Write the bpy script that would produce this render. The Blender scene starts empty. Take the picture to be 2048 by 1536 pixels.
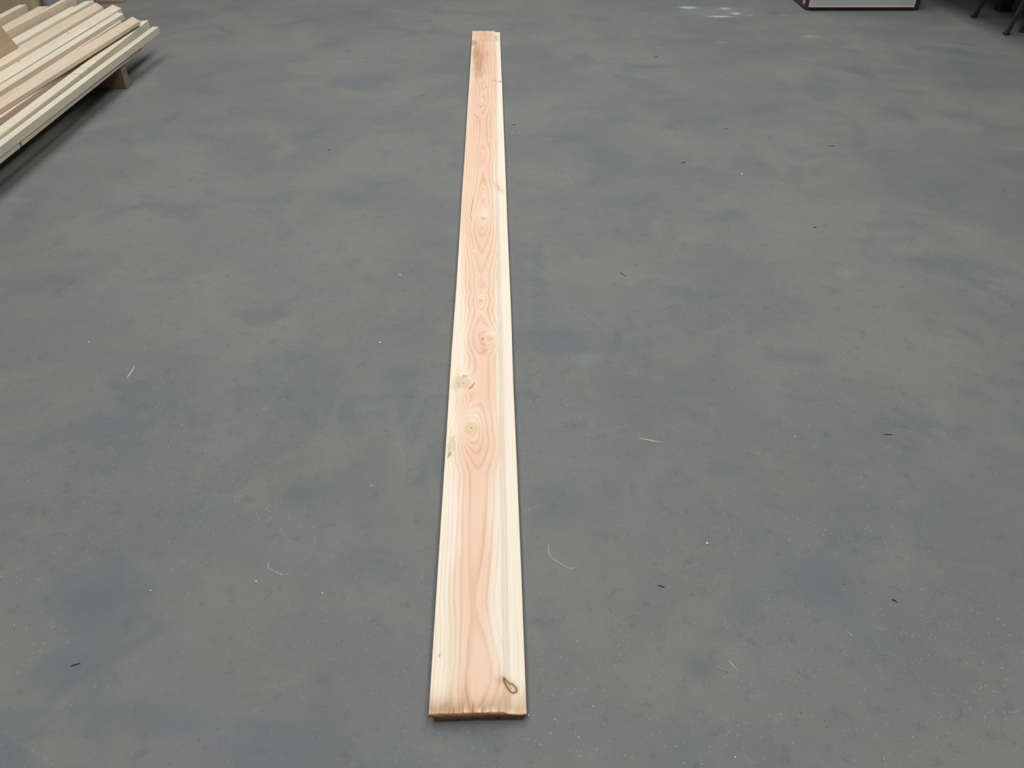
import bpy, bmesh, math, random
import numpy as np
from mathutils import Vector, Matrix

# ---------------------------------------------------------------- camera, light, exposure
F_PX, HORIZON, CAM_H = 1550.0, -469.0, 1.5          # for a 2048 x 1536 frame
PITCH = math.atan((768 - HORIZON) / F_PX)
SP, CP = math.sin(PITCH), math.cos(PITCH)
scene = bpy.context.scene
COL = scene.collection
cam_data = bpy.data.cameras.new('camera')
cam_data.sensor_width = 36.0
cam_data.lens = F_PX / 2048 * 36.0
cam_data.clip_end = 100
cam = bpy.data.objects.new('camera', cam_data)
cam.location = (0, 0, CAM_H)
cam.rotation_euler = (math.pi / 2 - PITCH, 0, 0)
COL.objects.link(cam)
scene.camera = cam

world = bpy.data.worlds.new('world')
scene.world = world
world.use_nodes = True
world.node_tree.nodes['Background'].inputs['Color'].default_value = (0.75, 0.85, 1.0, 1)
world.node_tree.nodes['Background'].inputs['Strength'].default_value = 0.3

SKYLIGHT_POWER = 4.7                                  # emission of the roof-light panels
scene.view_settings.view_transform = 'Standard'
scene.view_settings.look = 'None'
scene.view_settings.gamma = 1.0
scene.view_settings.use_curve_mapping = False
scene.view_settings.exposure = 0.0

ALB = 1 / 1.4          # photo colour (linear) -> surface albedo under the hall's light


def on(x, y, z=0.0):
    """photo pixel -> point of the horizontal plane at height z"""
    v = (y - 768) / F_PX
    d = (CAM_H - z) / (SP + v * CP)
    return Vector(((x - 1024) / F_PX * d, d * (CP - v * SP), z))


def lin(c):
    c = np.asarray(c, float) / 255.0
    return np.where(c <= 0.04045, c / 12.92, ((c + 0.055) / 1.055) ** 2.4)


def alb(r, g, b, k=ALB):
    l = lin((r, g, b)) * k
    return (float(l[0]), float(l[1]), float(l[2]), 1.0)


# ---------------------------------------------------------------- node helpers
class NT:
    def __init__(s, name):
        s.m = bpy.data.materials.new(name)
        s.m.use_nodes = True
        s.t = s.m.node_tree
        s.b = s.t.nodes['Principled BSDF']
        s.b.inputs['Roughness'].default_value = 0.6

    def n(s, kind, **kw):
        o = s.t.nodes.new(kind)
        for k, v in kw.items():
            setattr(o, k, v)
        return o

    def set(s, sock, v):
        if isinstance(v, bpy.types.NodeSocket):
            s.t.links.new(v, sock)
        else:
            sock.default_value = v

    def math(s, op, a, b=0.0, c=0.0, clamp=False):
        o = s.n('ShaderNodeMath', operation=op, use_clamp=clamp)
        for i, v in enumerate((a, b, c)):
            s.set(o.inputs[i], v)
        return o.outputs[0]

    def vmath(s, op, a, b):
        o = s.n('ShaderNodeVectorMath', operation=op)
        s.set(o.inputs[0], a)
        s.set(o.inputs[1], b)
        return o.outputs['Value'] if op in ('LENGTH', 'DISTANCE', 'DOT_PRODUCT') else o.outputs[0]

    def mix(s, f, a, b, mode='MIX'):
        o = s.n('ShaderNodeMix', data_type='RGBA', blend_type=mode)
        s.set(o.inputs[0], f)
        s.set(o.inputs[6], a)
        s.set(o.inputs[7], b)
        return o.outputs[2]

    def step(s, v, lo, hi, a=0.0, b=1.0):
        o = s.n('ShaderNodeMapRange', interpolation_type='SMOOTHSTEP')
        s.set(o.inputs[0], v)
        o.inputs[1].default_value = lo
        o.inputs[2].default_value = hi
        o.inputs[3].default_value = a
        o.inputs[4].default_value = b
        return o.outputs[0]

    def obj(s):
        return s.n('ShaderNodeTexCoord').outputs['Object']

    def noise(s, vec, scale, detail=3.0, rough=0.55, dist=0.0, stretch=None):
        if stretch is not None:
            vec = s.vmath('MULTIPLY', vec, stretch)
        o = s.n('ShaderNodeTexNoise')
        s.set(o.inputs['Vector'], vec)
        o.inputs['Scale'].default_value = scale
        o.inputs['Detail'].default_value = detail
        o.inputs['Roughness'].default_value = rough
        o.inputs['Distortion'].default_value = dist
        return o.outputs[0]

    def bump(s, h, strength, dist=0.002):
        o = s.n('ShaderNodeBump')
        o.inputs['Strength'].default_value = strength
        o.inputs['Distance'].default_value = dist
        s.set(o.inputs['Height'], h)
        s.t.links.new(o.outputs[0], s.b.inputs['Normal'])

    def done(s, col, rough=None, spec=None):
        s.set(s.b.inputs['Base Color'], col)
        if rough is not None:
            s.set(s.b.inputs['Roughness'], rough)
        if spec is not None:
            s.b.inputs['Specular IOR Level'].default_value = spec
        return s.m


def paint(name, c, rough=0.5, var=0.12, scale=6.0, metallic=0.0, stretch=(1, 1, 1)):
    t = NT(name)
    nz = t.noise(t.obj(), scale, 4, 0.6, 0.3, stretch)
    f = t.step(nz, 0.3, 0.7, 1 - var, 1 + var * 0.6)
    col = t.mix(1.0, c, t.n('ShaderNodeCombineColor').outputs[0], 'MULTIPLY')
    cc = col.node.inputs[7].links[0].from_node
    for i in range(3):
        t.t.links.new(f, cc.inputs[i])
    t.b.inputs['Metallic'].default_value = metallic
    t.bump(nz, 0.15, 0.002)
    return t.done(col, rough)


# ---------------------------------------------------------------- object helpers
def tag(o, label=None, cat=None, group=None, kind=None):
    if label: o['label'] = label
    if cat: o['category'] = cat
    if group: o['group'] = group
    if kind: o['kind'] = kind
    return o


def empty(name, loc, rz=0.0):
    o = bpy.data.objects.new(name, None)
    o.empty_display_size = 0.1
    o.location = loc
    o.rotation_euler = (0, 0, rz)
    COL.objects.link(o)
    return o


def link(name, me, mat, parent=None, loc=None, rot=None, smooth=False):
    o = bpy.data.objects.new(name, me)
    if mat is not None and not me.materials:
        me.materials.append(mat)
    COL.objects.link(o)
    if parent is not None:
        o.parent = parent
    if loc is not None:
        o.location = loc
    if rot is not None:
        o.rotation_euler = rot
    if smooth:
        me.polygons.foreach_set('use_smooth', [True] * len(me.polygons))
    return o


def bm_mesh(name, bm):
    bmesh.ops.recalc_face_normals(bm, faces=bm.faces)
    me = bpy.data.meshes.new(name)
    bm.to_mesh(me)
    bm.free()
    return me


def bm_box(bm, lo, hi, bevel=0.0, seg=1):
    r = bmesh.ops.create_cube(bm, size=1.0)
    vs = r['verts']
    for v in vs:
        for i in range(3):
            v.co[i] = lo[i] + (v.co[i] + 0.5) * (hi[i] - lo[i])
    if bevel:
        es = list({e for v in vs for e in v.link_edges})
        bmesh.ops.bevel(bm, geom=es, offset=bevel, segments=seg, affect='EDGES', profile=0.5)


def box(name, lo, hi, mat, parent=None, bevel=0.0, seg=1, loc=None, rot=None):
    bm = bmesh.new()
    bm_box(bm, lo, hi, bevel, seg)
    return link(name, bm_mesh(name, bm), mat, parent, loc, rot)


def bm_bar(bm, a, b, w, h=None, up=(0, 0, 1), bevel=0.0):
    """square bar from a to b"""
    a, b = Vector(a), Vector(b)
    h = w if h is None else h
    ax = (b - a).normalized()
    upv = Vector(up)
    if abs(ax.dot(upv)) > 0.99:
        upv = Vector((0, 1, 0))
    sx = ax.cross(upv).normalized()
    sy = sx.cross(ax)
    vs = []
    for p in (a, b):
        for i, j in ((-1, -1), (1, -1), (1, 1), (-1, 1)):
            vs.append(bm.verts.new(p + sx * i * w / 2 + sy * j * h / 2))
    fs = [(0, 1, 2, 3), (7, 6, 5, 4)] + [(i, i + 4, (i + 1) % 4 + 4, (i + 1) % 4) for i in range(4)]
    faces = [bm.faces.new([vs[k] for k in f]) for f in fs]
    if bevel:
        bmesh.ops.bevel(bm, geom=list({e for f in faces for e in f.edges}), offset=bevel, segments=2, affect='EDGES')


def bar(name, a, b, w, mat, parent=None, h=None, bevel=0.0, up=(0, 0, 1)):
    bm = bmesh.new()
    bm_bar(bm, a, b, w, h, up, bevel)
    return link(name, bm_mesh(name, bm), mat, parent)


# ================================================================ THE SETTING
def floor_material():
    t = NT('worn_grey_floor')
    P = t.obj()
    big = t.noise(P, 1.1, 4, 0.6, 0.4)
    mid = t.noise(t.vmath('ADD', P, (7, 3, 0)), 3.2, 5, 0.62, 0.6)
    blu = t.noise(t.vmath('ADD', P, (-4, 9, 0)), 2.1, 4, 0.6, 0.5)
    mau = t.noise(t.vmath('ADD', P, (13, -6, 0)), 2.6, 4, 0.6, 0.3)
    fin = t.noise(P, 24, 5, 0.7, 0.2)
    tiny = t.noise(P, 170, 3, 0.7)
    base = alb(124, 126, 124)
    c = t.mix(t.step(big, 0.38, 0.62), alb(119, 121, 121), alb(130, 131, 128))
    c = t.mix(t.step(blu, 0.52, 0.70, 0, 0.85), c, alb(111, 117, 120))
    c = t.mix(t.step(mau, 0.52, 0.70, 0, 0.7), c, alb(126, 125, 130))
    c = t.mix(t.step(mid, 0.53, 0.72, 0, 0.75), c, alb(134, 135, 128))
    c = t.mix(t.step(mid, 0.44, 0.30, 0, 0.7), c, alb(111, 114, 115))
    c = t.mix(t.step(fin, 0.30, 0.46, 0.40, 0), c, alb(96, 99, 100))
    c = t.mix(t.step(fin, 0.58, 0.74, 0, 0.40), c, alb(147, 149, 146))
    c = t.mix(t.step(tiny, 0.34, 0.24, 0, 0.55), c, alb(84, 86, 88))
    c = t.mix(t.step(tiny, 0.68, 0.80, 0, 0.55), c, alb(160, 162, 160))
    # fine dust flecks
    for sc, off, r, colr, thr in ((90, 0, 0.16, alb(205, 207, 205), 0.80), (150, 5, 0.2, alb(190, 192, 190), 0.72),
                                  (70, 11, 0.16, alb(76, 78, 80), 0.82)):
        v = t.n('ShaderNodeTexVoronoi')
        t.set(v.inputs['Vector'], t.vmath('ADD', P, (off, off * 2, 0)))
        v.inputs['Scale'].default_value = sc
        sel = t.step(t.n('ShaderNodeSeparateColor').outputs[0], thr, thr + 0.02)
        t.t.links.new(v.outputs['Color'], sel.node.inputs[0].links[0].from_node.inputs[0])
        dot = t.step(v.outputs['Distance'], r, r * 0.5)
        dens = t.step(t.noise(t.vmath('ADD', P, (off, 0, 0)), 1.7, 3), 0.40, 0.62, 0.25, 1.0)
        c = t.mix(t.math('MULTIPLY', t.math('MULTIPLY', sel, dot), t.math('MULTIPLY', dens, 0.8)), c, colr)
    # ragged pale patches, each at its own place on the floor
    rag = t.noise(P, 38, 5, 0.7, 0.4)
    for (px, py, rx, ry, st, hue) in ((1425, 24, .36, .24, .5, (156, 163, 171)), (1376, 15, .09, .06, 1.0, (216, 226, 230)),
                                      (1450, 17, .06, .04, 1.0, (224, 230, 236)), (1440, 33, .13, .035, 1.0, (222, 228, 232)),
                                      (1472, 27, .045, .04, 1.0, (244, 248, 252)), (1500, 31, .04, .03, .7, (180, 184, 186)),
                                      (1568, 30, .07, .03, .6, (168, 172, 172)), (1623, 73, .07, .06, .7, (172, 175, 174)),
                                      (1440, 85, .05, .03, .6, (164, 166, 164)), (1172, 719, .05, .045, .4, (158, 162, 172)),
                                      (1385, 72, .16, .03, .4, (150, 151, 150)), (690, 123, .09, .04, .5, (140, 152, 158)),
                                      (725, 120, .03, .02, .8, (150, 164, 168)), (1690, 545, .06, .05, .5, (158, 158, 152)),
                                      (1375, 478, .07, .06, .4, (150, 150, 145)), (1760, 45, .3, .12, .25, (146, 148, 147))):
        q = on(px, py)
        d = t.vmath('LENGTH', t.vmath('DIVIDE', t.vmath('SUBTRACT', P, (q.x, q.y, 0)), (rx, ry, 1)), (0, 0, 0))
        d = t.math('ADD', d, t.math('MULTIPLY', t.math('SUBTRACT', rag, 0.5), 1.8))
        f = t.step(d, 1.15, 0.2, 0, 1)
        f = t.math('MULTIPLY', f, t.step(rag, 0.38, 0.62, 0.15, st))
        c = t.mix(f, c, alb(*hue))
    # dark bluish worn patches
    for (px, py, rx, ry, st) in ((1400, 1335, .055, .05, .6), (1650, 1170, .10, .11, .6), (1110, 1010, .12, .13, .5),
                                 (600, 980, .13, .09, .55), (800, 750, .12, .10, .5), (1760, 450, .12, .06, .45),
                                 (1600, 715, .14, .05, .5), (200, 1190, .16, .09, .5), (1450, 940, .07, .04, .5),
                                 (100, 1350, .10, .06, .45), (560, 1500, .2, .08, .45), (300, 1440, .2, .06, .4)):
        q = on(px, py)
        d = t.vmath('LENGTH', t.vmath('DIVIDE', t.vmath('SUBTRACT', P, (q.x, q.y, 0)), (rx, ry, 1)), (0, 0, 0))
        d = t.math('ADD', d, t.math('MULTIPLY', t.math('SUBTRACT', mid, 0.5), 1.6))
        c = t.mix(t.step(d, 1.1, 0.1, 0, st), c, alb(105, 112, 116))
    t.bump(t.math('ADD', t.math('MULTIPLY', fin, 0.6), t.math('MULTIPLY', tiny, 0.5)), 0.18, 0.002)
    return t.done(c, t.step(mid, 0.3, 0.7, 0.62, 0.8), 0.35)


X0, X1, Y0, Y1, ZC = -6.5, 7.5, -4.5, 12.0, 6.0
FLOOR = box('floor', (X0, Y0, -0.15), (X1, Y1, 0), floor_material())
tag(FLOOR, 'worn smooth grey concrete floor with dust specks and stains', 'floor', kind='structure')
wall_m = paint('grey_plaster', alb(180, 180, 176), 0.8, 0.15, 2.0)
dark_wall_m = paint('dark_plaster', alb(110, 110, 110), 0.8, 0.15, 2.0)
ceil_m = paint('ceiling_sheet', alb(150, 152, 150), 0.8, 0.1, 1.5)
for nm, lo, hi, m, lb in (('wall_back', (X0, Y1, 0), (X1, Y1 + .2, ZC), wall_m, 'grey plaster wall at the far end of the hall'),
                          ('wall_front', (X0, Y0 - .2, 0), (X1, Y0, ZC), dark_wall_m, 'dark plaster wall behind the viewer'),
                          ('wall_left', (X0 - .2, Y0, 0), (X0, Y1, ZC), wall_m, 'grey plaster wall beyond the plank stack'),
                          ('wall_right', (X1, Y0, 0), (X1 + .2, Y1, ZC), wall_m, 'grey plaster wall beyond the dark table'),
                          ('ceiling', (X0, Y0, ZC), (X1, Y1, ZC + .2), ceil_m, 'pale sheet ceiling of the hall with long roof lights')):
    tag(box(nm, lo, hi, m), lb, nm.split('_')[0], kind='structure')

sky_m = bpy.data.materials.new('roof_light_glow')
sky_m.use_nodes = True
sb = sky_m.node_tree.nodes['Principled BSDF']
sb.inputs['Base Color'].default_value = (.8, .8, .8, 1)
sb.inputs['Emission Color'].default_value = (1.0, 0.995, 0.985, 1)
sb.inputs['Emission Strength'].default_value = SKYLIGHT_POWER
frame_m = paint('roof_light_frame', alb(170, 172, 172), 0.5)
for (xa, xb, ya, yb, lb) in ((-2.9, -0.7, -2.0, 9.6, 'long milky roof light above the plank stack'),
                             (0.5, 2.7, -2.0, 9.6, 'long milky roof light above the right half of the floor')):
    r = tag(empty('roof_light', ((xa + xb) / 2, (ya + yb) / 2, ZC)), lb, 'roof light', 'roof lights in the ceiling')
    hx, hy = (xb - xa) / 2, (yb - ya) / 2
    box('diffuser', (-hx, -hy, -.05), (hx, hy, -.03), sky_m, r)
    bm = bmesh.new()
    for s in (-1, 1):
        bm_box(bm, (s * (hx + .04) - .04, -hy - .08, -.09), (s * (hx + .04) + .04, hy + .08, 0))
        bm_box(bm, (-hx, s * (hy + .04) - .04, -.09), (hx, s * (hy + .04) + .04, 0))
    link('frame', bm_mesh('frame', bm), frame_m, r)

# ================================================================ THE LONG BOARD
BT = 0.031                                       # thickness
nl, fl = on(857, 1427.5, BT), on(945, 62, BT)
BYAW = math.atan2(-(fl.x - nl.x), fl.y - nl.y)
BL = (fl - nl).length
BW = 0.195
BO = Vector((nl.x, nl.y, 0))
BX = Vector((math.cos(BYAW), math.sin(BYAW), 0))
BY = Vector((-math.sin(BYAW), math.cos(BYAW), 0))


def us(x, y, z=BT):
    """photo pixel -> (across in mm from the left edge, along in m from the near end)"""
    q = on(x, y, z) - BO
    return q.dot(BX) * 1000, q.dot(BY)


def build_board():
    # cross-section, mm; (across, height), clockwise from the lower left of the lip
    ST = 148.0                                   # where the upper face ends and the bevel starts
    top = []
    for u in np.concatenate(([0.8], np.arange(2, ST, 2.0), [ST])):
        top.append((u, 31.0))
    for k in range(11):
        top.append((ST + 1.2 + 13.3 * k / 10, 30.5 - 7.6 * k / 10))
    top.append((ST + 16, 22.0))
    for u in np.arange(ST + 17.2, 193.5, 1.2):
        top.append((u, 22.0))
    top += [(194.3, 21.3)]
    low = [(194.8, 20), (194.8, 14), (191, 11.5), (187.5, 11), (187.5, 0.6), (186.9, 0)]
    for g in (139, 98, 57):                      # relief grooves in the underside
        low += [(g + 3, 0), (g + 2.5, 9), (g - 2.5, 9), (g - 3, 0)]
    low += [(12.6, 0), (12, 0.6), (12, 20), (10, 21.5), (1, 22), (0, 23), (0, 30.2)]
    sec = np.array(top + low)
    n, nt = len(sec), len(top)
    ds = 0.0026
    S = np.linspace(0, BL, int(BL / ds) + 1)
    m = len(S)
    rng = np.random.default_rng(4)

    def smooth(amp, cell, k):
        g = np.random.default_rng(k).normal(0, amp, int(BL / cell) + 4)
        return np.interp(S, np.arange(len(g)) * cell, g)
    wob_r = smooth(0.8, 0.35, 1)
    wob_l = smooth(0.5, 0.4, 2)
    U = np.repeat(sec[None, :, 0], m, 0)
    Z = np.repeat(sec[None, :, 1], m, 0)
    fr = np.clip((U - 150) / 45, 0, 1)
    fl_ = np.clip(1 - U / 40, 0, 1)
    Uw = U + fr * wob_r[:, None] + fl_ * wob_l[:, None]
    Y = np.repeat(S[:, None], n, 1).copy()
    # ragged saw cut at both ends
    rag = np.interp(sec[:, 0], np.arange(0, 200, 2.0), rng.normal(0, 0.0008, 100))
    Y[0] += rag + np.where(sec[:, 0] < 14, 0.0035 * (1 - sec[:, 0] / 14) * -0.6, 0)
    Y[-1] += rag
    co = np.stack([Uw / 1000, Y, Z / 1000], -1).reshape(-1, 3)
    # ---------------- fields
    u = U.reshape(-1)
    s = np.repeat(S[:, None], n, 1).reshape(-1)

    def ctl(pts, col=1):
        """control points by photo row -> function of s"""
        ss = np.array([us(960, p[0])[1] for p in pts])
        vv = np.array([p[col] for p in pts], float)
        o = np.argsort(ss)
        lo_ = np.interp(s, ss[o], vv[o])
        return lo_

    def sm(x, a, b):
        t = np.clip((x - a) / (b - a), 0, 1)
        return t * t * (3 - 2 * t)

    def vn(su, ss_, k, a=u, b=s):
        """smooth value noise on (across, along)"""
        r = np.random.default_rng(k)
        gu, gs = a / su, b / ss_
        tab = r.uniform(-1, 1, (int(gu.max()) + 3, int(gs.max()) + 3))
        i, j = gu.astype(int), gs.astype(int)
        fu, fs = gu - i, gs - j
        fu, fs = fu * fu * (3 - 2 * fu), fs * fs * (3 - 2 * fs)
        return ((tab[i, j] * (1 - fu) + tab[i + 1, j] * fu) * (1 - fs) + (tab[i, j + 1] * (1 - fu) + tab[i + 1, j + 1] * fu) * fs)
    uc = ctl([(1425, 88), (1370, 96), (1330, 98), (1200, 84), (1100, 88), (1000, 90), (945, 90), (860, 86), (800, 98), (760, 100),
              (700, 92), (600, 90), (560, 88), (450, 90), (380, 92), (300, 88), (200, 88), (60, 85)])
    B = ctl([(1425, -.9), (1405, -.6), (1370, -.15), (1340, -.03), (1290, -.35), (1240, -.75), (1205, -.86), (1160, -.72), (1100, -.4),
             (1050, -.15), (1000, -.08), (960, -.05), (944, 0.0), (925, .5), (905, 1.0), (880, 1.2), (850, .8), (820, .1), (800, -.25),
             (780, -.3), (755, -.3), (735, -.25), (715, -.1), (700, .5), (690, 1.0), (670, 1.2), (640, .3), (620, -.15), (600, .4),
             (585, -.1), (570, .25), (550, .1), (520, .7), (500, 1.3), (480, 1.8), (462, 2.3), (440, 2.2), (420, 1.2), (390, .9),
             (360, .3), (330, .0), (309, .7), (285, -.2), (240, -.4), (215, .4), (200, 1.2), (180, 1.0), (160, 1.4), (120, .8), (60, .2)])
    d = u - uc
    kl = np.where(d < 0, 27.0, 30.0)
    warp = 2.6 * vn(22, .16, 11) + 1.1 * vn(9, .06, 12)
    dd = np.sqrt((d + warp * np.clip(np.abs(d) / 20, 0, 1)) ** 2 + 9)
    phi = (dd / kl) ** 1.55 - B + 0.12 * vn(60, .3, 13)
    heart = np.ones_like(u)
    knots = [  # x, y, half width mm, half length m (near side, far side), push, core r mm
        (942, 856, 30, .085, .10, 3.2, 19), (927, 766, 34, .07, .07, 2.8, 20), (980, 677, 20, .055, .06, 2.2, 11),
        (962, 601, 15, .05, .045, 1.6, 8.5), (967, 437, 24, .10, .10, 2.4, 12), (968, 386, 14, .07, .06, 1.3, 3.5),
        (963, 309, 14, .07, .06, 1.3, 3.5), (945, 503, 7, .03, .03, 1.0, 2.5), (971, 571, 6, .025, .025, .8, 2.2),
        (981, 288, 7, .04, .04, .8, 2.5), (968, 160, 16, .12, .12, 1.6, 5), (962, 207, 15, .12, .10, 1.8, 5)]
    cream = np.zeros_like(u)
    core = np.zeros_like(u)
    dot = np.zeros_like(u)
    for (x, y, ru, rn, rf, push, rc) in knots:
        ku, ks = us(x, y)
        a, b = u - ku, s - ks
        rs = np.where(b < 0, rn, rf)
        q = (a / ru) ** 2 + (b / rs) ** 2
        phi -= push * np.exp(-q * 1.3)
        cream = np.maximum(cream, np.exp(-((a - 5) / ru * 1.2) ** 2 - ((b - rs * .35) / rs * 1.25) ** 2) * min(1, rc / 9) * .95)
        rr = np.sqrt((a / rc) ** 2 + (b * 1000 / (rc * 1.3)) ** 2) + .10 * vn(5, .012, int(x))
        core = np.maximum(core, 1 - sm(rr, .75, 1.25))
        dot = np.maximum(dot, (1 - sm(rr, .10 if rc > 8 else .3, .22 if rc > 8 else .62)))
        ring = np.abs(np.sin(rr * 8.5)) ** 5 * (1 - sm(rr, .9, 1.5)) * (rc > 8)
        dot = np.maximum(dot, ring * .28)
    # heartwood between pale sapwood edges
    hl = ctl([(1425, 52), (1385, 46), (1300, 50), (1200, 42), (1140, 36), (1090, 48), (1000, 46), (900, 28), (850, 36), (800, 24), (740, 56),
              (700, 50), (600, 30), (500, 16), (450, 6), (420, -4), (300, -8), (240, 0), (200, 4), (60, 6)])
    hr = ctl([(1425, 149), (1370, 149), (1330, 138), (1250, 128), (1100, 134), (1000, 138), (900, 150), (700, 150), (450, 152), (380, 150),
              (240, 152), (180, 166), (120, 172), (60, 160)])
    nz = 7 * vn(30, .25, 21) + 3 * vn(8, .1, 22)
    heart = sm(u + nz, hl - 20, hl + 20) * (1 - sm(u + nz, hr - 24, hr + 16))
    deep = np.clip(ctl([(1425, .35), (1390, .75), (1300, .45), (1220, .6), (1150, .55), (1000, .45), (960, .55), (925, .8), (890, .8), (840, .35),
                        (790, .75), (770, .6), (700, .55), (690, .8), (640, .35), (590, .45), (560, .5), (500, .6), (465, 1.0), (430, .3), (380, .6),
                        (300, .8), (240, 1.0), (210, 1.0), (180, .9), (60, 1.0)]) + .18 * vn(40, .2, 31), 0, 1)
    deep *= np.exp(-(d / 62) ** 2) * .7 + .3
    sap = lin((253, 242, 223))
    sap2 = lin((240, 224, 186))
    pink = lin((251, 225, 200))
    pink2 = lin((246, 206, 180))
    cl = lin((252, 234, 208))
    K = ALB * 1.13

    def mixc(c, f, col):
        return c + (np.asarray(col)[None, :] - c) * np.clip(f, 0, 1)[:, None]
    c = np.repeat(sap[None, :], len(u), 0)
    # olive streaks in the left sapwood near the viewer
    st = np.exp(-((u - 36 - 6 * vn(300, .3, 41)) / 9) ** 2) * sm(-s, -us(960, 1120)[1] - .02, -us(960, 1200)[1])
    c = mixc(c, .75 * st + .35 * sm(vn(7, .5, 42), .1, .9) * (u < 70), sap2)
    c = mixc(c, .3 * sm(vn(5, .8, 43), 0, .9) * (u > 150), lin((236, 226, 204)))
    hc = np.repeat(pink[None, :], len(u), 0)
    hc = mixc(hc, deep, pink2)
    c = c + (hc - c) * heart[:, None]
    c = mixc(c, cream * .9, cl)
    # pinkish band over the step
    ku, ks = us(998, 372)
    c = mixc(c, .55 * np.exp(-((u - 160) / 24) ** 2 - ((s - ks - (u - 160) * -.0012) / .035) ** 2) * (.6 + .4 * vn(8, .02, 51)), lin((222, 166, 140)))
    # tan knot bodies
    c = mixc(c, core * .5, lin((232, 198, 154)))
    # knot smudges at the left edge
    for x, y, ru, rs, f, col in ((903, 890, 11, .045, .5, (216, 186, 140)), (899, 909, 5, .016, .75, (180, 144, 100)),
                                 (915, 757, 14, .02, .35, (214, 176, 124)), (928, 752, 9, .008, .5, (150, 112, 74)),
                                 (912, 770, 13, .03, .35, (214, 184, 136)), (1000, 160, 10, .012, .8, (130, 82, 60)),
                                 (990, 160, 14, .014, .5, (176, 122, 96)), (879, 1312, 1.4, .009, .8, (150, 130, 96)),
                                 (966, 677, 3, .012, .7, (150, 100, 74)), (967, 700, 13, .035, .5, (238, 178, 150)),
                                 (983, 1281, 1, .003, .6, (150, 110, 90))):
        ku, ks = us(x, y)
        q = np.sqrt(((u - ku) / ru) ** 2 + ((s - ks) / rs) ** 2) + .45 * vn(4, .008, int(x + y)) + .25 * vn(2.2, .02, int(x + y) + 1)
        c = mixc(c, f * (1 - sm(q, .5, 1.2)), lin(col))
    # brown weathered far end
    for x, y, ru, rs, f in ((962, 112, 52, .34, .42), (957, 118, 36, .28, .5), (948, 86, 30, .09, .75), (956, 142, 36, .20, .5), (952, 104, 22, .13, .5), (965, 80, 80, .03, .35),
                            (993, 75, 16, .09, .45), (968, 70, 90, .1, .25)):
        ku, ks = us(x, y)
        q = np.sqrt(((u - ku) / ru) ** 2 + ((s - ks) / rs) ** 2) + .35 * vn(14, .09, int(y)) + .2 * vn(5, .05, int(y) + 3)
        c = mixc(c, f * (1 - sm(q, .3, 1.25)), lin((196, 152, 116)))
    for x0, y0, x1, y1 in ((957, 168, 959, 178), (963, 166, 964, 180), (970, 168, 974, 176), (972, 158, 966, 168), (955, 209, 961, 213), (961, 213, 968, 210),
                           (948, 227, 953, 233), (953, 233, 958, 243)):
        a_, b_ = np.array(us(x0, y0)), np.array(us(x1, y1))
        sc = np.array([1, 150.0])
        p_ = np.stack([u, s], 1) * sc
        a_, b_ = a_ * sc, b_ * sc
        ab = b_ - a_
        tt = np.clip(((p_ - a_) @ ab) / (ab @ ab), 0, 1)
        dist = np.linalg.norm(p_ - a_ - tt[:, None] * ab, axis=1)
        c = mixc(c, .32 * (1 - sm(dist + 1.5 * vn(4, .02, int(x0 + y0)), .3, 4)), lin((180, 128, 98)))
    # dirty brown near end, with pale fibres
    e = s * 1000
    grime = np.clip(np.exp(-(e / (36 + 14 * vn(14, 5, 61))) ** 2) * (.85 + .3 * vn(16, .06, 62)) - .75 * np.exp(-(e / 9) ** 2) * sm(vn(9, 5, 63), -.3, .5), 0, .85)
    c = mixc(c, grime * np.where(u > 150, .7, 1), lin((190, 146, 104)))
    c = mixc(c, .6 * np.exp(-(e / 45) ** 2) * (u > 150) * sm(vn(9, .05, 64), -.6, .8), lin((214, 176, 118)))
    c = mixc(c, .5 * np.exp(-(e / 3.0) ** 2), lin((240, 206, 172)))
    # teardrop knot in the lower step
    tp = [(1310, 765), (1370, 815), (1430, 830), (1480, 880), (1487, 930), (1440, 952), (1395, 930), (1345, 870), (1310, 805), (1310, 765)]
    tp = np.array([us(820 + X / 6.98, 1250 + Yp / 6.98, .022) for X, Yp in tp])
    best = np.full(len(u), 1e9)
    near = (s < .2)
    idx = np.where(near)[0]
    P2 = np.stack([u[idx], s[idx] * 1000], 1)
    tpm = tp * np.array([1, 1000.0])
    bb = np.full(len(idx), 1e9)
    for i in range(len(tpm) - 1):
        ab = tpm[i + 1] - tpm[i]
        tt = np.clip(((P2 - tpm[i]) @ ab) / (ab @ ab), 0, 1)
        bb = np.minimum(bb, np.linalg.norm(P2 - tpm[i] - tt[:, None] * ab, axis=1))
    best[idx] = bb
    cu, cs = tpm[:-1].mean(0)
    inside = np.exp(-((u - cu) / 12) ** 2 - ((s * 1000 - cs) / 16) ** 2)
    c = mixc(c, .5 * inside, lin((226, 178, 122)))
    c = mixc(c, .5 * np.exp(-(best / 5) ** 2), lin((206, 150, 92)))
    c = mixc(c, .95 * (1 - sm(best, .7, 2.4)), lin((104, 60, 26)))
    ku, ks = us(1022, 1377, .022)
    c = mixc(c, .5 * np.exp(-((u - ku) / 2) ** 2 - ((s - ks) / .003) ** 2), lin((170, 110, 70)))
    ku, ks = us(1001, 1361)
    c = mixc(c, .5 * np.exp(-((u - ku) / 10) ** 2 - ((s - ks) / .012) ** 2) * (u < 150), lin((196, 140, 104)))
    # cracks running in from the near end
    for zx, zy in ((740, 1080), (885, 1050), (1000, 1140), (612, 1150), (1130, 1165), (545, 1190), (1245, 1170)):
        ku, ks = us(820 + zx / 6.98, 1250 + zy / 6.98)
        wid = np.clip(1 - s / max(ks, .004), 0, 1)
        c = mixc(c, .85 * (np.abs(u - ku) < 1.05) * wid ** .5 * (e < 60), lin((120, 80, 54)))
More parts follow.
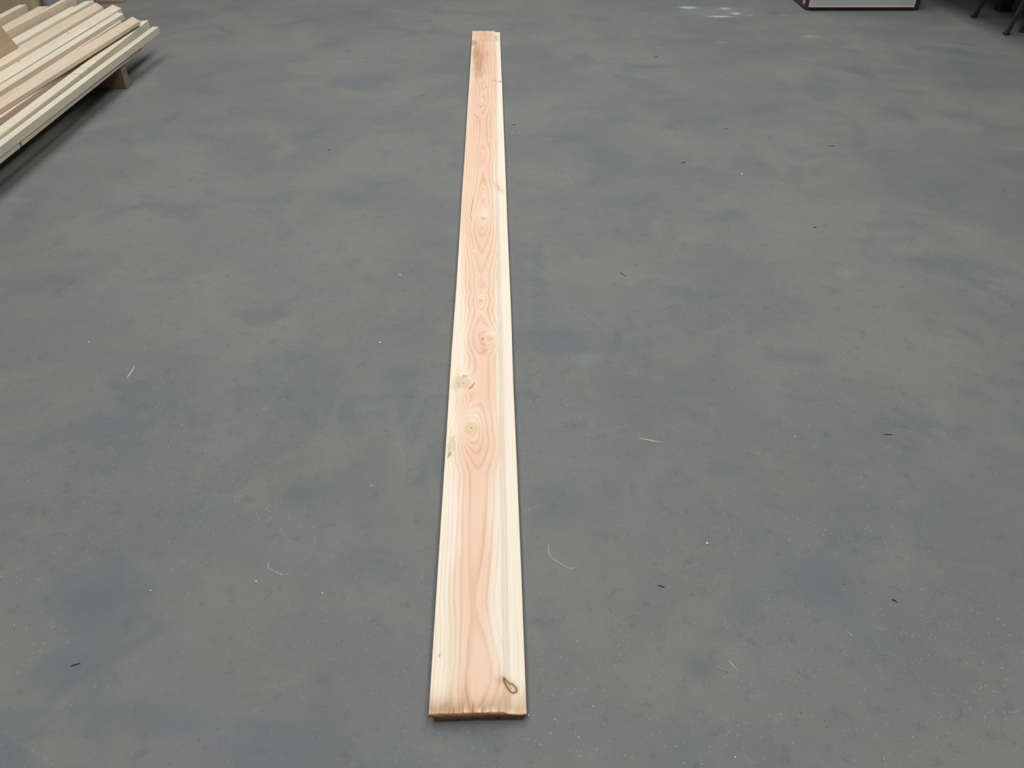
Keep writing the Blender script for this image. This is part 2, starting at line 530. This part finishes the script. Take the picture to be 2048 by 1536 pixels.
    # dark split beside the upper knots
    for seg in ([(946, 395), (943, 415), (941, 432), (943, 440)], [(938, 777), (944, 773), (949, 766)]):
        pts = np.array([us(*p) for p in seg]) * np.array([1, 250.0])
        pp = np.stack([u, s * 250], 1)
        for i in range(len(pts) - 1):
            ab = pts[i + 1] - pts[i]
            tt = np.clip(((pp - pts[i]) @ ab) / (ab @ ab), 0, 1)
            dist = np.linalg.norm(pp - pts[i] - tt[:, None] * ab, axis=1)
            c = mixc(c, .6 * (1 - sm(dist, .6, 2.2)), lin((150, 92, 70)))
    c = mixc(c, dot * .75, lin((156, 104, 64)))
    # sides and underside: plain wood
    side = np.tile(np.arange(n) >= nt, m)
    c[side] = lin((214, 176, 142))
    c *= K
    line = np.clip(.6 + .4 * heart, 0, 1) * (1 - .75 * cream) * (1 - core) * (~side)
    line *= np.where(u > 150, .5, 1.0)
    # sapwood of the low step: its own straight narrow rings
    phi2 = (u - 150) / 7.5 + .9 * vn(60, .5, 81) + .25 * vn(9, .15, 82)
    phi = np.where(u > 151, phi2, phi)
    # ---------------- mesh
    i = np.arange(m - 1)[:, None] * n
    j = np.arange(n)[None, :]
    a = (i + j).reshape(-1)
    b = (i + (j + 1) % n).reshape(-1)
    quads = np.stack([a, b, b + n, a + n], 1)
    nq = len(quads)
    me = bpy.data.meshes.new('long_board')
    me.vertices.add(len(co))
    me.vertices.foreach_set('co', co.astype(np.float32).ravel())
    loops = np.concatenate([quads.ravel(), np.arange(n)[::-1], (m - 1) * n + np.arange(n)])
    me.loops.add(len(loops))
    me.loops.foreach_set('vertex_index', loops.astype(np.int32))
    me.polygons.add(nq + 2)
    starts = np.concatenate([np.arange(nq) * 4, [nq * 4, nq * 4 + n]])
    me.polygons.foreach_set('loop_start', starts.astype(np.int32))
    mi = np.zeros(nq + 2, np.int32)
    mi[-2:] = 1
    me.polygons.foreach_set('material_index', mi)
    me.update(calc_edges=True)
    me.validate()
    for nm, arr in (('ring', phi), ('ring_strength', line)):
        at = me.attributes.new(nm, 'FLOAT', 'POINT')
        at.data.foreach_set('value', arr.astype(np.float32))
    at = me.attributes.new('wood', 'FLOAT_COLOR', 'POINT')
    at.data.foreach_set('color', np.concatenate([c, np.ones((len(c), 1))], 1).astype(np.float32).ravel())
    # material
    t = NT('douglas_fir_face')
    A = lambda nme: t.n('ShaderNodeAttribute', attribute_name=nme)
    ring, strg, wood = A('ring').outputs['Fac'], A('ring_strength').outputs['Fac'], A('wood').outputs['Color']
    P = t.obj()
    frc = t.math('FRACT', ring)
    ln = t.math('MULTIPLY', t.step(frc, 0.45, 0.93), t.step(frc, 1.0, 0.95))
    vary = t.step(t.noise(P, 6, 2, .5, 0, (3, .6, 1)), .3, .7, .45, 1.0)
    ln = t.math('MULTIPLY', t.math('MULTIPLY', ln, strg), t.math('MULTIPLY', vary, .85))
    colr = t.mix(ln, wood, t.mix(1.0, wood, (0.84, 0.68, 0.57, 1), 'MULTIPLY'))
    g1 = t.noise(P, 260, 3, .6, 0, (1, .02, 1))
    g2 = t.noise(P, 60, 3, .6, .2, (1, .05, 1))
    colr = t.mix(t.step(g1, .45, .75, 0, .18), colr, t.mix(1.0, colr, (.82, .76, .68, 1), 'MULTIPLY'))
    colr = t.mix(t.step(g2, .5, .75, 0, .18), colr, t.mix(1.0, colr, (.88, .82, .72, 1), 'MULTIPLY'))
    t.bump(g1, .08, .001)
    face = t.done(colr, .62, .3)
    t = NT('douglas_fir_end')
    P = t.obj()
    nz_ = t.noise(P, 90, 4, .6, .3, (1, 1, 2.5))
    rg = t.n('ShaderNodeTexWave', wave_type='RINGS', rings_direction='Y')
    t.set(rg.inputs['Vector'], t.vmath('ADD', P, (-.092, 0, .03)))
    rg.inputs['Scale'].default_value = 45
    rg.inputs['Distortion'].default_value = 1.5
    colr = t.mix(t.step(nz_, .3, .7), alb(206, 146, 112), alb(232, 178, 140))
    colr = t.mix(t.math('MULTIPLY', rg.outputs['Fac'], .45), colr, alb(170, 106, 78))
    end = t.done(colr, .8, .2)
    me.materials.append(face)
    me.materials.append(end)
    o = bpy.data.objects.new('long_board', me)
    o.location = BO
    o.rotation_euler = (0, 0, BYAW)
    COL.objects.link(o)
    return tag(o, 'long pinkish fir board with pale edges and knots lying alone on the grey floor', 'board')


build_board()


# ================================================================ THE PLANK STACK
def plank_material(name, c1, c2, dark, seed, marks=()):
    """pale softwood; marks: (x, y, rx, ry, colour) in the plank's own top-face coordinates"""
    t = NT(name)
    P = t.obj()
    Q = t.vmath('ADD', P, (seed * 1.7, seed * 3.1, seed * .7))
    a = t.noise(Q, 14, 4, .6, .3, (1, .07, 1))
    b = t.noise(Q, 70, 4, .65, .2, (1, .035, 1))
    lg = t.noise(Q, 2.2, 3, .5)
    c = t.mix(t.step(a, .32, .68), c1, c2)
    c = t.mix(t.step(b, .52, .72, 0, .35), c, dark)
    c = t.mix(t.step(lg, .5, .7, 0, .35), c, c2)
    for (x, y, rx, ry, cc) in marks:
        dd = t.vmath('LENGTH', t.vmath('DIVIDE', t.vmath('SUBTRACT', P, (x, y, 0)), (rx, ry, 10)), (0, 0, 0))
        c = t.mix(t.step(dd, 1.0, .4, 0, .85), c, cc)
    t.bump(b, .1, .001)
    return t.done(c, .68, .3)


def pal(r, g, b):
    return alb(r, g, b, ALB * 1.13)


PINE = pal(236, 228, 208), pal(226, 214, 190), pal(208, 192, 162)
WARM = pal(230, 216, 194), pal(220, 202, 176), pal(202, 178, 148)
GREEN = pal(230, 224, 202), pal(216, 208, 184), pal(192, 182, 152)
ROSE = pal(234, 212, 192), pal(222, 198, 178), pal(196, 168, 148)
TAN = alb(212, 190, 154), alb(200, 176, 140), alb(172, 146, 112)
TANNISH = pal(230, 218, 192), pal(218, 204, 176), pal(200, 182, 150)
BROWN = alb(170, 146, 126), alb(152, 128, 110), alb(120, 98, 82)
NEAR_Y = 2.55
Q6 = 6.0235
pcount = [0]


def plank(xf, yf, xn, w, z0, z1, mat, label, ylen=None, marks=(), skew=0.0, end_cut=0.0, bow=0.0):
    """xf, yf: right edge at the far end; xn: right edge where y = 3.4; z0..z1: underside and top"""
    dr = Vector((xn - xf, 3.4 - yf, 0)).normalized()
    L = (yf - NEAR_Y if ylen is None else ylen) / -dr.y
    pcount[0] += 1
    k = pcount[0]
    h = z1 - z0
    m = plank_material('softwood_%02d' % k, *mat, k, marks)
    bm = bmesh.new()
    bm_box(bm, (-w, -L, 0), (0, 0, h))
    for v in bm.verts:                      # slightly out-of-square saw cut
        if v.co.y > -1e-6:
            v.co.y += skew * v.co.x / w + end_cut * (v.co.z / h)
    bmesh.ops.bevel(bm, geom=list(bm.edges), offset=.0018, segments=1, affect='EDGES')
    if bow:                                 # gently bent in plan
        for i in range(1, 12):
            bmesh.ops.bisect_plane(bm, geom=bm.verts[:] + bm.edges[:] + bm.faces[:], plane_co=(0, -L * i / 12, 0), plane_no=(0, 1, 0))
        for v in bm.verts:
            t_ = min(1, max(0, -v.co.y / L))
            v.co.x += bow * 4 * t_ * (1 - t_)
    o = link('plank', bm_mesh('plank', bm), m)
    o.location = (xf, yf, z0)
    o.rotation_euler = (0, 0, math.atan2(dr.x, -dr.y))
    return tag(o, label, 'plank', 'planks stacked on the bearers')


BZ = 0.128                                       # top of the bearers
fb = on(254, 178)
bearer_m = plank_material('bearer_wood', *BROWN, 50)
for (yy, lb) in ((fb.y, 'brown timber bearer on the floor holding up the far ends of the planks'),
                 (2.9, 'brown timber bearer on the floor under the near part of the planks')):
    o = box('bearer', (-1.45, 0, 0), (0, .068, BZ), bearer_m, bevel=.003, loc=(fb.x + (0.0 if yy == fb.y else .03), yy, 0))
    tag(o, lb, 'bearer', 'bearers under the plank stack')

M1, M2 = .1505, .196
DK = alb(120, 96, 66)
PENCIL = alb(120, 100, 84)
plank(-2.282, 5.02, -2.256, .100, BZ, .150, GREEN, 'thin lowest plank along the front edge of the stack, under a batten',
      marks=((-.0, -1.55, .02, .012, DK), (0, -1.86, .02, .012, DK)))
plank(-2.269, 5.32, -2.247, .038, M1, .190, GREEN, 'pale greenish batten forming the outermost front edge of the stack', bow=-.007)
plank(-2.368, 5.42, -2.306, .056, M1, .205, PINE, 'pale batten with two pencil lines, second from the front edge', skew=.03, bow=.014,
      marks=((-.02, -1.02, .09, .004, PENCIL), (-.02, -1.13, .09, .004, PENCIL)))
plank(-2.409, 4.98, -2.385, .094, M1, .2155, ROSE, 'rosy plank below the askew plank, its side showing in the gap',
      marks=((-.02, -1.5, .012, .02, DK),))
plank(-2.352, 5.26, -2.414, .090, .2175, .240, WARM, 'wide warm-toned plank lying slightly askew on top', skew=-.10)
plank(-2.545, 5.48, -2.555, .052, M2, .2315, PINE, 'narrow pale plank in the cleft between two wide planks', skew=-.03)
plank(-2.6005, 5.55, -2.6005, .012, M2, .216, PINE, 'thin strip end peeping out below the cleft', ylen=.35)
plank(-2.523, 5.38, -2.523, .014, M2, .212, ROSE, 'rosy strip end peeping out beside the askew plank', ylen=1.6)
plank(-2.614, 5.62, -2.616, .098, M2, .232, PINE, 'widest pale plank with small knots in the middle of the stack', skew=-.10,
      marks=((-.075, -.62, .006, .012, DK), (-.085, -1.2, .008, .014, DK), (-.02, -.45, .01, .05, alb(222, 196, 170))))
plank(-2.716, 5.60, -2.717, .094, M2, .250, WARM, 'plank with a golden edge beside the widest pale plank', skew=-.12, end_cut=-.02)
plank(-2.815, 5.69, -2.814, .050, M2, .265, PINE, 'narrow upright pale batten beside the golden-edged plank', skew=.03)
plank(-2.869, 5.55, -2.868, .038, M2, .258, PINE, 'bright pale strip next to the tall tan plank set on edge', skew=.01)
plank(-2.930, 5.68, -2.914, .028, M2, .298, TANNISH, 'tall plank set on edge, its end highest against the floor')
plank(-3.055, 5.54, -2.985, .060, M2, .262, WARM, 'short-ended warm plank behind the plank set on edge', skew=.01)
plank(-3.148, 5.46, -3.09, .046, M2, .290, WARM, 'rearmost visible plank with a bright upper face', skew=.01)
# lower tier that carries the planks above
for i, (yf, lb) in enumerate(((5.36, 'lower-tier batten below the cleft'), (5.46, 'lower-tier batten below the widest plank'),
                              (5.44, 'lower-tier batten below the golden-edged plank'), (5.42, 'lower-tier batten below the upright batten'),
                              (5.40, 'lower-tier batten below the plank set on edge'), (5.36, 'lower-tier batten below the warm short plank'))):
    xr = -2.506 - .121 * i
    k = 60 + i
    o = box('plank', (-.118, -(yf - NEAR_Y), BZ), (0, 0, M2 - .0005), plank_material('lower_%d' % i, *(WARM, PINE)[i % 2], k), bevel=.002, loc=(xr, yf, 0))
    tag(o, lb, 'plank', 'planks stacked on the bearers')
# darker offcut standing on edge on top of the stack, its end sawn at a slant
f = on(200 / Q6, 575 / Q6, .2505)
bm = bmesh.new()
bm_box(bm, (-.022, -.9, 0), (0, 0, .17))
for v in bm.verts:
    if v.co.y > -.1 and v.co.z > .1:
        v.co.y -= .11
bmesh.ops.bevel(bm, geom=list(bm.edges), offset=.002, segments=1, affect='EDGES')
o = link('timber_offcut', bm_mesh('timber_offcut', bm), plank_material('offcut_wood', *TAN, 90))
o.location = (max(f.x, -2.7915), f.y, .2505)
tag(o, 'darker tan timber offcut with a slanted end, set on edge on top of the stack', 'timber')


# ================================================================ THINGS ALONG THE FAR EDGE
def carton(name, lo, hi, mat, flap_m, label, cat):
    r = tag(empty(name, ((lo[0] + hi[0]) / 2, (lo[1] + hi[1]) / 2, 0)), label, cat)
    hx, hy, h = (hi[0] - lo[0]) / 2, (hi[1] - lo[1]) / 2, hi[2]
    box('body', (-hx, -hy, 0), (hx, hy, h), mat, r, bevel=.006, seg=2)
    for s in (-1, 1):
        box('flap', (-hx, min(0, s * hy), h + .0002), (hx, max(0, s * hy) - .002 * s if s > 0 else -.002, h + .004), flap_m, r)
    box('tape', (-.03, -hy - .0015, h * .7), (.03, hy + .0015, h + .0055), paint(name + '_tape', alb(196, 172, 130), .3, .05), r)
    return r


q0, q1 = on(190, 5), on(247, 4)
carton('terracotta_carton', (q0.x, q0.y, 0), (q1.x, q0.y + .3, .32), paint('terracotta_card', alb(220, 180, 146), .8, .1, 5),
       paint('terracotta_flap', alb(220, 180, 146), .8, .1, 5), 'terracotta brown carton on the floor beyond the plank ends', 'carton')
# dark purple crate
q = on(187, 8)
r = tag(empty('dark_crate', (q.x - .172, q.y + .12, 0)), 'dark purple plastic crate on the floor beyond the plank stack', 'crate')
cm = paint('dark_purple_plastic', alb(70, 60, 74), .45, .1)
box('base', (-.14, -.12, 0), (.14, .18, .012), cm, r, bevel=.003)
for lo, hi in (((-.14, -.12, .0125), (.14, -.105, .24)), ((-.14, .165, .0125), (.14, .18, .24)), ((-.14, -.1045, .0125), (-.125, .1645, .24)),
               ((.125, -.1045, .0125), (.14, .1645, .24))):
    box('side', lo, hi, cm, r, bevel=.003)
bm = bmesh.new()
for lo, hi in (((-.155, -.135, .2405), (.155, -.1, .258)), ((-.155, .16, .2405), (.155, .195, .258)), ((-.155, -.1, .2405), (-.12, .16, .258)),
               ((.12, -.1, .2405), (.155, .16, .258))):
    bm_box(bm, lo, hi)
link('rim', bm_mesh('rim', bm), cm, r)
# pale wrapped bale and brown carton behind the stack
carton('brown_carton', (-4.15, 5.76, 0), (-3.27, 6.3, .62), paint('brown_card', alb(222, 202, 168), .85, .12, 4),
       paint('brown_card_flap', alb(226, 206, 172), .85, .1, 4), 'big brown cardboard carton standing behind the plank stack', 'carton')
bm = bmesh.new()
bm_box(bm, (-.09, -.2, 0), (.09, .2, .42), .04, 3)
bmesh.ops.subdivide_edges(bm, edges=list(bm.edges), cuts=3, use_grid_fill=True)
rnd = random.Random(5)
for v in bm.verts:
    if v.co.z > .02:
        v.co += Vector((rnd.uniform(-1, 1), rnd.uniform(-1, 1), rnd.uniform(-1, 1))) * .008
    v.co.z = max(v.co.z, 0)
o = link('wrapped_bale', bm_mesh('wrapped_bale', bm), paint('milky_film', alb(196, 196, 200), .25, .1, 8), smooth=True)
o.location = (-3.16, 6.02, 0)
tag(o, 'pale bale wrapped in milky plastic film behind the plank stack', 'bale')

# maroon cabinet with a white front panel
qa, qb = on(1611, 21.5), on(1840, 21.5)
cw, cd, ch = qb.x - qa.x, .50, .85
CR = tag(empty('cabinet', (qa.x, qa.y, 0)), 'maroon cabinet with rounded corners and white front panel at the far edge', 'cabinet')
mar = paint('maroon_enamel', alb(78, 52, 54), .4, .12, 7)
wht = paint('white_enamel', alb(212, 218, 212), .35, .04, 3)
trim = paint('pale_trim', alb(240, 234, 230), .35, .03)
bm = bmesh.new()
bm_box(bm, (0, 0, .005), (cw, cd, ch))
es = [e for e in bm.edges if abs((e.verts[0].co - e.verts[1].co).z) > .1]
bmesh.ops.bevel(bm, geom=es, offset=.045, segments=5, affect='EDGES', profile=.5)
bmesh.ops.bevel(bm, geom=[e for e in bm.edges if e.is_boundary or abs(e.calc_face_angle(0)) > 1.2], offset=.004, segments=2, affect='EDGES')
link('body', bm_mesh('body', bm), mar, CR)
for x in (.07, cw - .07):
    for y in (.07, cd - .07):
        bm = bmesh.new()
        bmesh.ops.create_cone(bm, cap_ends=True, segments=14, radius1=.022, radius2=.018, depth=.006, matrix=Matrix.Translation((x, y, .003)))
        link('foot', bm_mesh('foot', bm), cm, CR)
pl, pr_ = on(1615, 14).x * 0 + .022, cw - .03
bm = bmesh.new()
bm_box(bm, (.022, -.010, .032), (cw - .065, .004, ch - .05), .004, 2)
pn = link('front_panel', bm_mesh('front_panel', bm), wht, CR)
bm = bmesh.new()
for lo, hi in (((.018, -.013, .028), (cw - .061, .003, .037)), ((.018, -.013, ch - .056), (cw - .061, .003, ch - .046)),
               ((.018, -.013, .0375), (.026, .003, ch - .0565)), ((cw - .069, -.013, .0375), (cw - .061, .003, ch - .0565))):
    bm_box(bm, lo, hi)
link('panel_edge', bm_mesh('panel_edge', bm), trim, pn)
box('side_stripe', (-.006, .055, .036), (.004, .085, ch - .06), trim, CR, bevel=.002)
bar('panel_handle', (cw * .5 - .08, -.03, ch - .12), (cw * .5 + .08, -.03, ch - .12), .014, cm, pn)
for s in (-1, 1):
    bar('handle_post', (cw * .5 + s * .07, -.03, ch - .12), (cw * .5 + s * .07, -.009, ch - .12), .010, cm, pn)

# dark trestle table at the right edge
tb = paint('dark_brown_wood', alb(62, 52, 48), .6, .2, 9, stretch=(1, 1, .2))
f1, f2 = on(1955, 35), on(2011, 70)
TR = tag(empty('trestle_table', (f2.x, f2.y, 0)), 'dark brown trestle table with slanting legs at the right edge', 'table')
LX, LY = 1.30, f1.y - f2.y
H = .56
rub = paint('black_rubber', alb(44, 44, 44), .7)
for ox, oy in ((0, 0), (0, 1.1)):                 # two trestles side by side carry the top
    for ix in (0, 1):
        ends = []
        for iy in (0, 1):
            foot = Vector((ox + ix * LX, oy + iy * LY, 0))
            lean = Vector(((.14 if ix == 0 else -.14), (.03 if iy == 0 else -.03), H))
            lg = bar('leg', foot + lean * .005, foot + lean, .030, tb, TR, bevel=.006)
            box('leg_cap', (foot.x - .018, foot.y - .018, 0), (foot.x + .022, foot.y + .018, .022), rub, lg, bevel=.005)
            ends.append(foot + lean * .62)
        bar('stretcher', ends[0], ends[1], .024, tb, TR)
    for yy in (oy + .02, oy + LY - .05):
        box('rail', (.12, yy, H - .09), (LX - .12, yy + .03, H - .0005), tb, TR)
box('table_top', (-.22, -.22, H), (LX + .22, 1.1 + LY + .18, H + .03), tb, TR, bevel=.004)
# stool pushed beneath, only one foot in view
fs = on(2042, 65)
SR = tag(empty('stool', (fs.x, fs.y, 0)), 'dark wooden stool pushed under the trestle table, one foot in view', 'stool')
for lx, ly in ((0, 0), (.34, -.08), (.30, .24)):
    ft = Vector((lx, ly, 0))
    bar('leg', ft, Vector((.2, .05, .42)).lerp(ft + Vector((0, 0, .42)), .72), .034, tb, SR, bevel=.005)
box('seat', (.03, -.12, .42), (.38, .23, .45), tb, SR, bevel=.012, seg=3)
bar('rung', (.05, .01, .2), (.29, -.05, .2), .02, tb, SR)
# square post standing behind the legs
fp = on(2010, 24)
PR = tag(empty('short_post', (fp.x, fp.y, 0)), 'short thick dark post standing behind the slanting table legs', 'post')
pm = paint('blackened_wood', alb(50, 44, 38), .75, .25, 9, stretch=(1, 1, .15))
box('base_plate', (-.050, -.002, 0), (.050, .094, .008), pm, PR, bevel=.002)
box('shaft', (-.048, 0, .0085), (.048, .092, .42), pm, PR, bevel=.008, seg=2)
box('cap', (-.055, -.007, .4205), (.055, .099, .44), pm, PR, bevel=.004)

# ================================================================ LOOSE BITS ON THE FLOOR
pale_m = paint('pale_splinter', alb(232, 228, 206), .6, .06, 60)
dark_m = paint('dark_crumb', alb(44, 44, 44), .8, .15, 60)
white_m = paint('white_crumb', alb(245, 245, 240), .6, .03, 60)
chalk_m = paint('chalky_scuff', alb(168, 170, 172), .9, .35, 160)


def sliver(name, pts, w, mat, label, cat, group, h=.0016):
    """thin curved splinter through photo pixels on the floor"""
    P = [on(*p) for p in pts]
    c = P[0]
    bm = bmesh.new()
    rows = []
    n = len(P)
    for i, p in enumerate(P):
        tg = (P[min(i + 1, n - 1)] - P[max(i - 1, 0)]).normalized()
        sd = Vector((-tg.y, tg.x, 0))
        k = w * (.45 if i in (0, n - 1) else 1.0) / 2
        z = h * (.3 if i in (0, n - 1) else .5)
        b = p - c
        rows.append([bm.verts.new(b + sd * k + Vector((0, 0, .0002))), bm.verts.new(b + sd * k * .4 + Vector((0, 0, h))),
                     bm.verts.new(b - sd * k * .4 + Vector((0, 0, h))), bm.verts.new(b - sd * k + Vector((0, 0, .0002)))])
    for a, b in zip(rows, rows[1:]):
        for i in range(4):
            bm.faces.new((a[i], a[(i + 1) % 4], b[(i + 1) % 4], b[i]))
    bm.faces.new(rows[0])
    bm.faces.new(rows[-1][::-1])
    o = link(name, bm_mesh(name, bm), mat)
    o.location = c
    return tag(o, label, cat, group)


G1 = 'pale splinters on the floor'
sliver('wood_splinter', [(253, 757), (258, 750), (265, 741), (269, 732)], .0035, pale_m, 'pale splinter slanting on the open floor left of the board', 'splinter', G1)
sliver('wood_splinter', [(1277, 876), (1290, 879), (1306, 882), (1326, 886)], .0030, pale_m, 'long straight pale splinter right of the big ringed knot', 'splinter', G1)
sliver('wood_splinter', [(1458, 1322), (1464, 1329), (1475, 1342)], .0022, pale_m, 'brighter of the two crossing splinters right of the teardrop knot', 'splinter', G1)
sliver('wood_splinter', [(1434, 1337), (1445, 1340), (1457, 1345)], .0020, chalk_m, 'fainter of the two crossing splinters right of the teardrop knot', 'splinter', G1)
sliver('wood_splinter', [(1694, 1264), (1700, 1268), (1706, 1274)], .0022, pale_m, 'short pale splinter near the lower right corner of the floor', 'splinter', G1)
sliver('wood_splinter', [(1684, 1169), (1688, 1168), (1693, 1169)], .0018, chalk_m, 'tiny pale splinter on the dark bluish patch at right', 'splinter', G1)
G2 = 'dark chips on the floor'
for pts, w, lb in (([(1023, 250), (1028, 249.5), (1032, 250)], .010, 'dark chip right beside the board below the edge crack'),
                   ([(1363, 326), (1367, 325), (1372, 324)], .009, 'curved dark chip on the upper right floor'),
                   ([(1768, 869.5), (1776, 869.5), (1784, 870)], .0030, 'thin dark sliver far right of the ringed knots'),
                   ([(142, 1333), (150, 1330), (160, 1327)], .0026, 'dark sliver near the lower left corner'),
                   ([(1783, 1199), (1788, 1201), (1794, 1204)], .0040, 'dark chip near the lower right edge of the floor'),
                   ([(1309, 114.5), (1312, 114), (1315, 114.5)], .010, 'dark crumb on the far floor between board and cabinet'),
                   ([(655, 300), (658, 300), (661, 300.5)], .006, 'dark crumb left of the upper board'),
                   ([(1656, 291.5), (1662, 292), (1669, 292)], .006, 'faint dark chip on the right floor level with the upper knots'),
                   ([(1316, 1171), (1323, 1173), (1329, 1175)], .0030, 'dark sliver right of the curved scuff mark'),
                   ([(1240, 545), (1246, 549), (1252, 553)], .0018, 'faint dark scratch-like sliver right of the middle board'),
                   ([(1627, 455), (1630, 455), (1633, 455.5)], .008, 'small dark crumb on the middle right floor'),
                   ([(1450, 257), (1452, 257), (1455, 257.5)], .008, 'tiny dark crumb on the upper right floor above the curved chip')):
    sliver('dark_chip', pts, w, dark_m, lb, 'chip', G2, .0022)
G3 = 'white crumbs on the floor'
rnd = random.Random(8)
for x, y, r_, lb in ((760, 686, .0042, 'large white crumb left of the paired knots'), (800, 551, .0042, 'white crumb left of the middle board'),
                     (1414, 1087, .0032, 'bright white crumb on the right floor above the crossing splinters'),
                     (512, 1164, .0026, 'white crumb beside the left curved scuff'), (1484, 349, .0060, 'white crumb on the upper right floor'),
                     (1057, 1431, .0020, 'white crumb touching the near right corner of the board'), (645, 1187, .0024, 'white crumb below the left curved scuff'),
                     (1024, 267, .0050, 'pale crumb beside the board below the dark chip'), (178, 685, .0030, 'white crumb above the left splinter'),
                     (1590, 874, .0024, 'white crumb level with the long straight splinter'), (1470, 1515, .0020, 'white crumb at the bottom edge right of the board'),
                     (302, 1182, .0024, 'white crumb at lower left beyond the curved scuff'), (743, 972, .0022, 'white crumb left of the V-shaped grain')):
    q = on(x, y)
    bm = bmesh.new()
    bmesh.ops.create_icosphere(bm, subdivisions=1, radius=r_)
    for v in bm.verts:
        v.co *= rnd.uniform(.75, 1.2)
        v.co.z *= .55
    zmin = min(v.co.z for v in bm.verts)
    for v in bm.verts:
        v.co.z -= zmin
    o = link('white_crumb', bm_mesh('white_crumb', bm), white_m)
    o.location = q
    tag(o, lb, 'crumb', G3)
# two curved chalky scuffs: marks of the floor itself
for pts in ([(1097, 1087), (1096.5, 1097), (1098, 1107), (1103, 1115), (1112, 1122), (1122, 1128), (1134, 1135), (1143, 1137), (1150, 1134)],
            [(537.5, 1123), (536, 1131), (536, 1137), (545, 1141), (556, 1146), (566, 1149), (574, 1148), (582, 1145)]):
    o = sliver('scuff_mark', pts, .0030, chalk_m, None, None, None, .0004)
    o.parent = FLOOR
    o['label'] = 'chalky white J-shaped scuff mark'

# countless sawdust grains
rng = np.random.default_rng(12)
vs, fs_ = [], []
tet = np.array([(1, 0, 0), (-.5, .85, 0), (-.5, -.85, 0), (0, 0, .9)])
cnt = 0
while cnt < 3600:
    x, y = rng.uniform(-2.2, 2.4), rng.uniform(.55, 4.2)
    if rng.random() > (1.1 - y / 4.6):
        continue
    rel = Vector((x, y, 0)) - BO
    if -.01 < rel.dot(BX) < .205:
        continue
    r_ = rng.choice([.0007, .0009, .0012, .0017], p=[.53, .29, .13, .05])
    a = rng.uniform(0, 6.28)
    R = np.array([[math.cos(a), -math.sin(a), 0], [math.sin(a), math.cos(a), 0], [0, 0, 1]])
    pts = (tet * np.array([r_ * rng.uniform(.7, 1.7), r_, r_])) @ R.T + np.array([x, y, .0001])
    b = len(vs)
    vs += [tuple(p) for p in pts]
    fs_ += [(b, b + 2, b + 1), (b, b + 1, b + 3), (b + 1, b + 2, b + 3), (b + 2, b, b + 3)]
    cnt += 1
me = bpy.data.meshes.new('sawdust')
me.from_pydata(vs, [], fs_)
o = link('sawdust', me, paint('sawdust_grain', alb(225, 226, 220), .8, .1, 40))
tag(o, 'fine pale sawdust grains scattered over the grey floor', 'sawdust', kind='stuff')
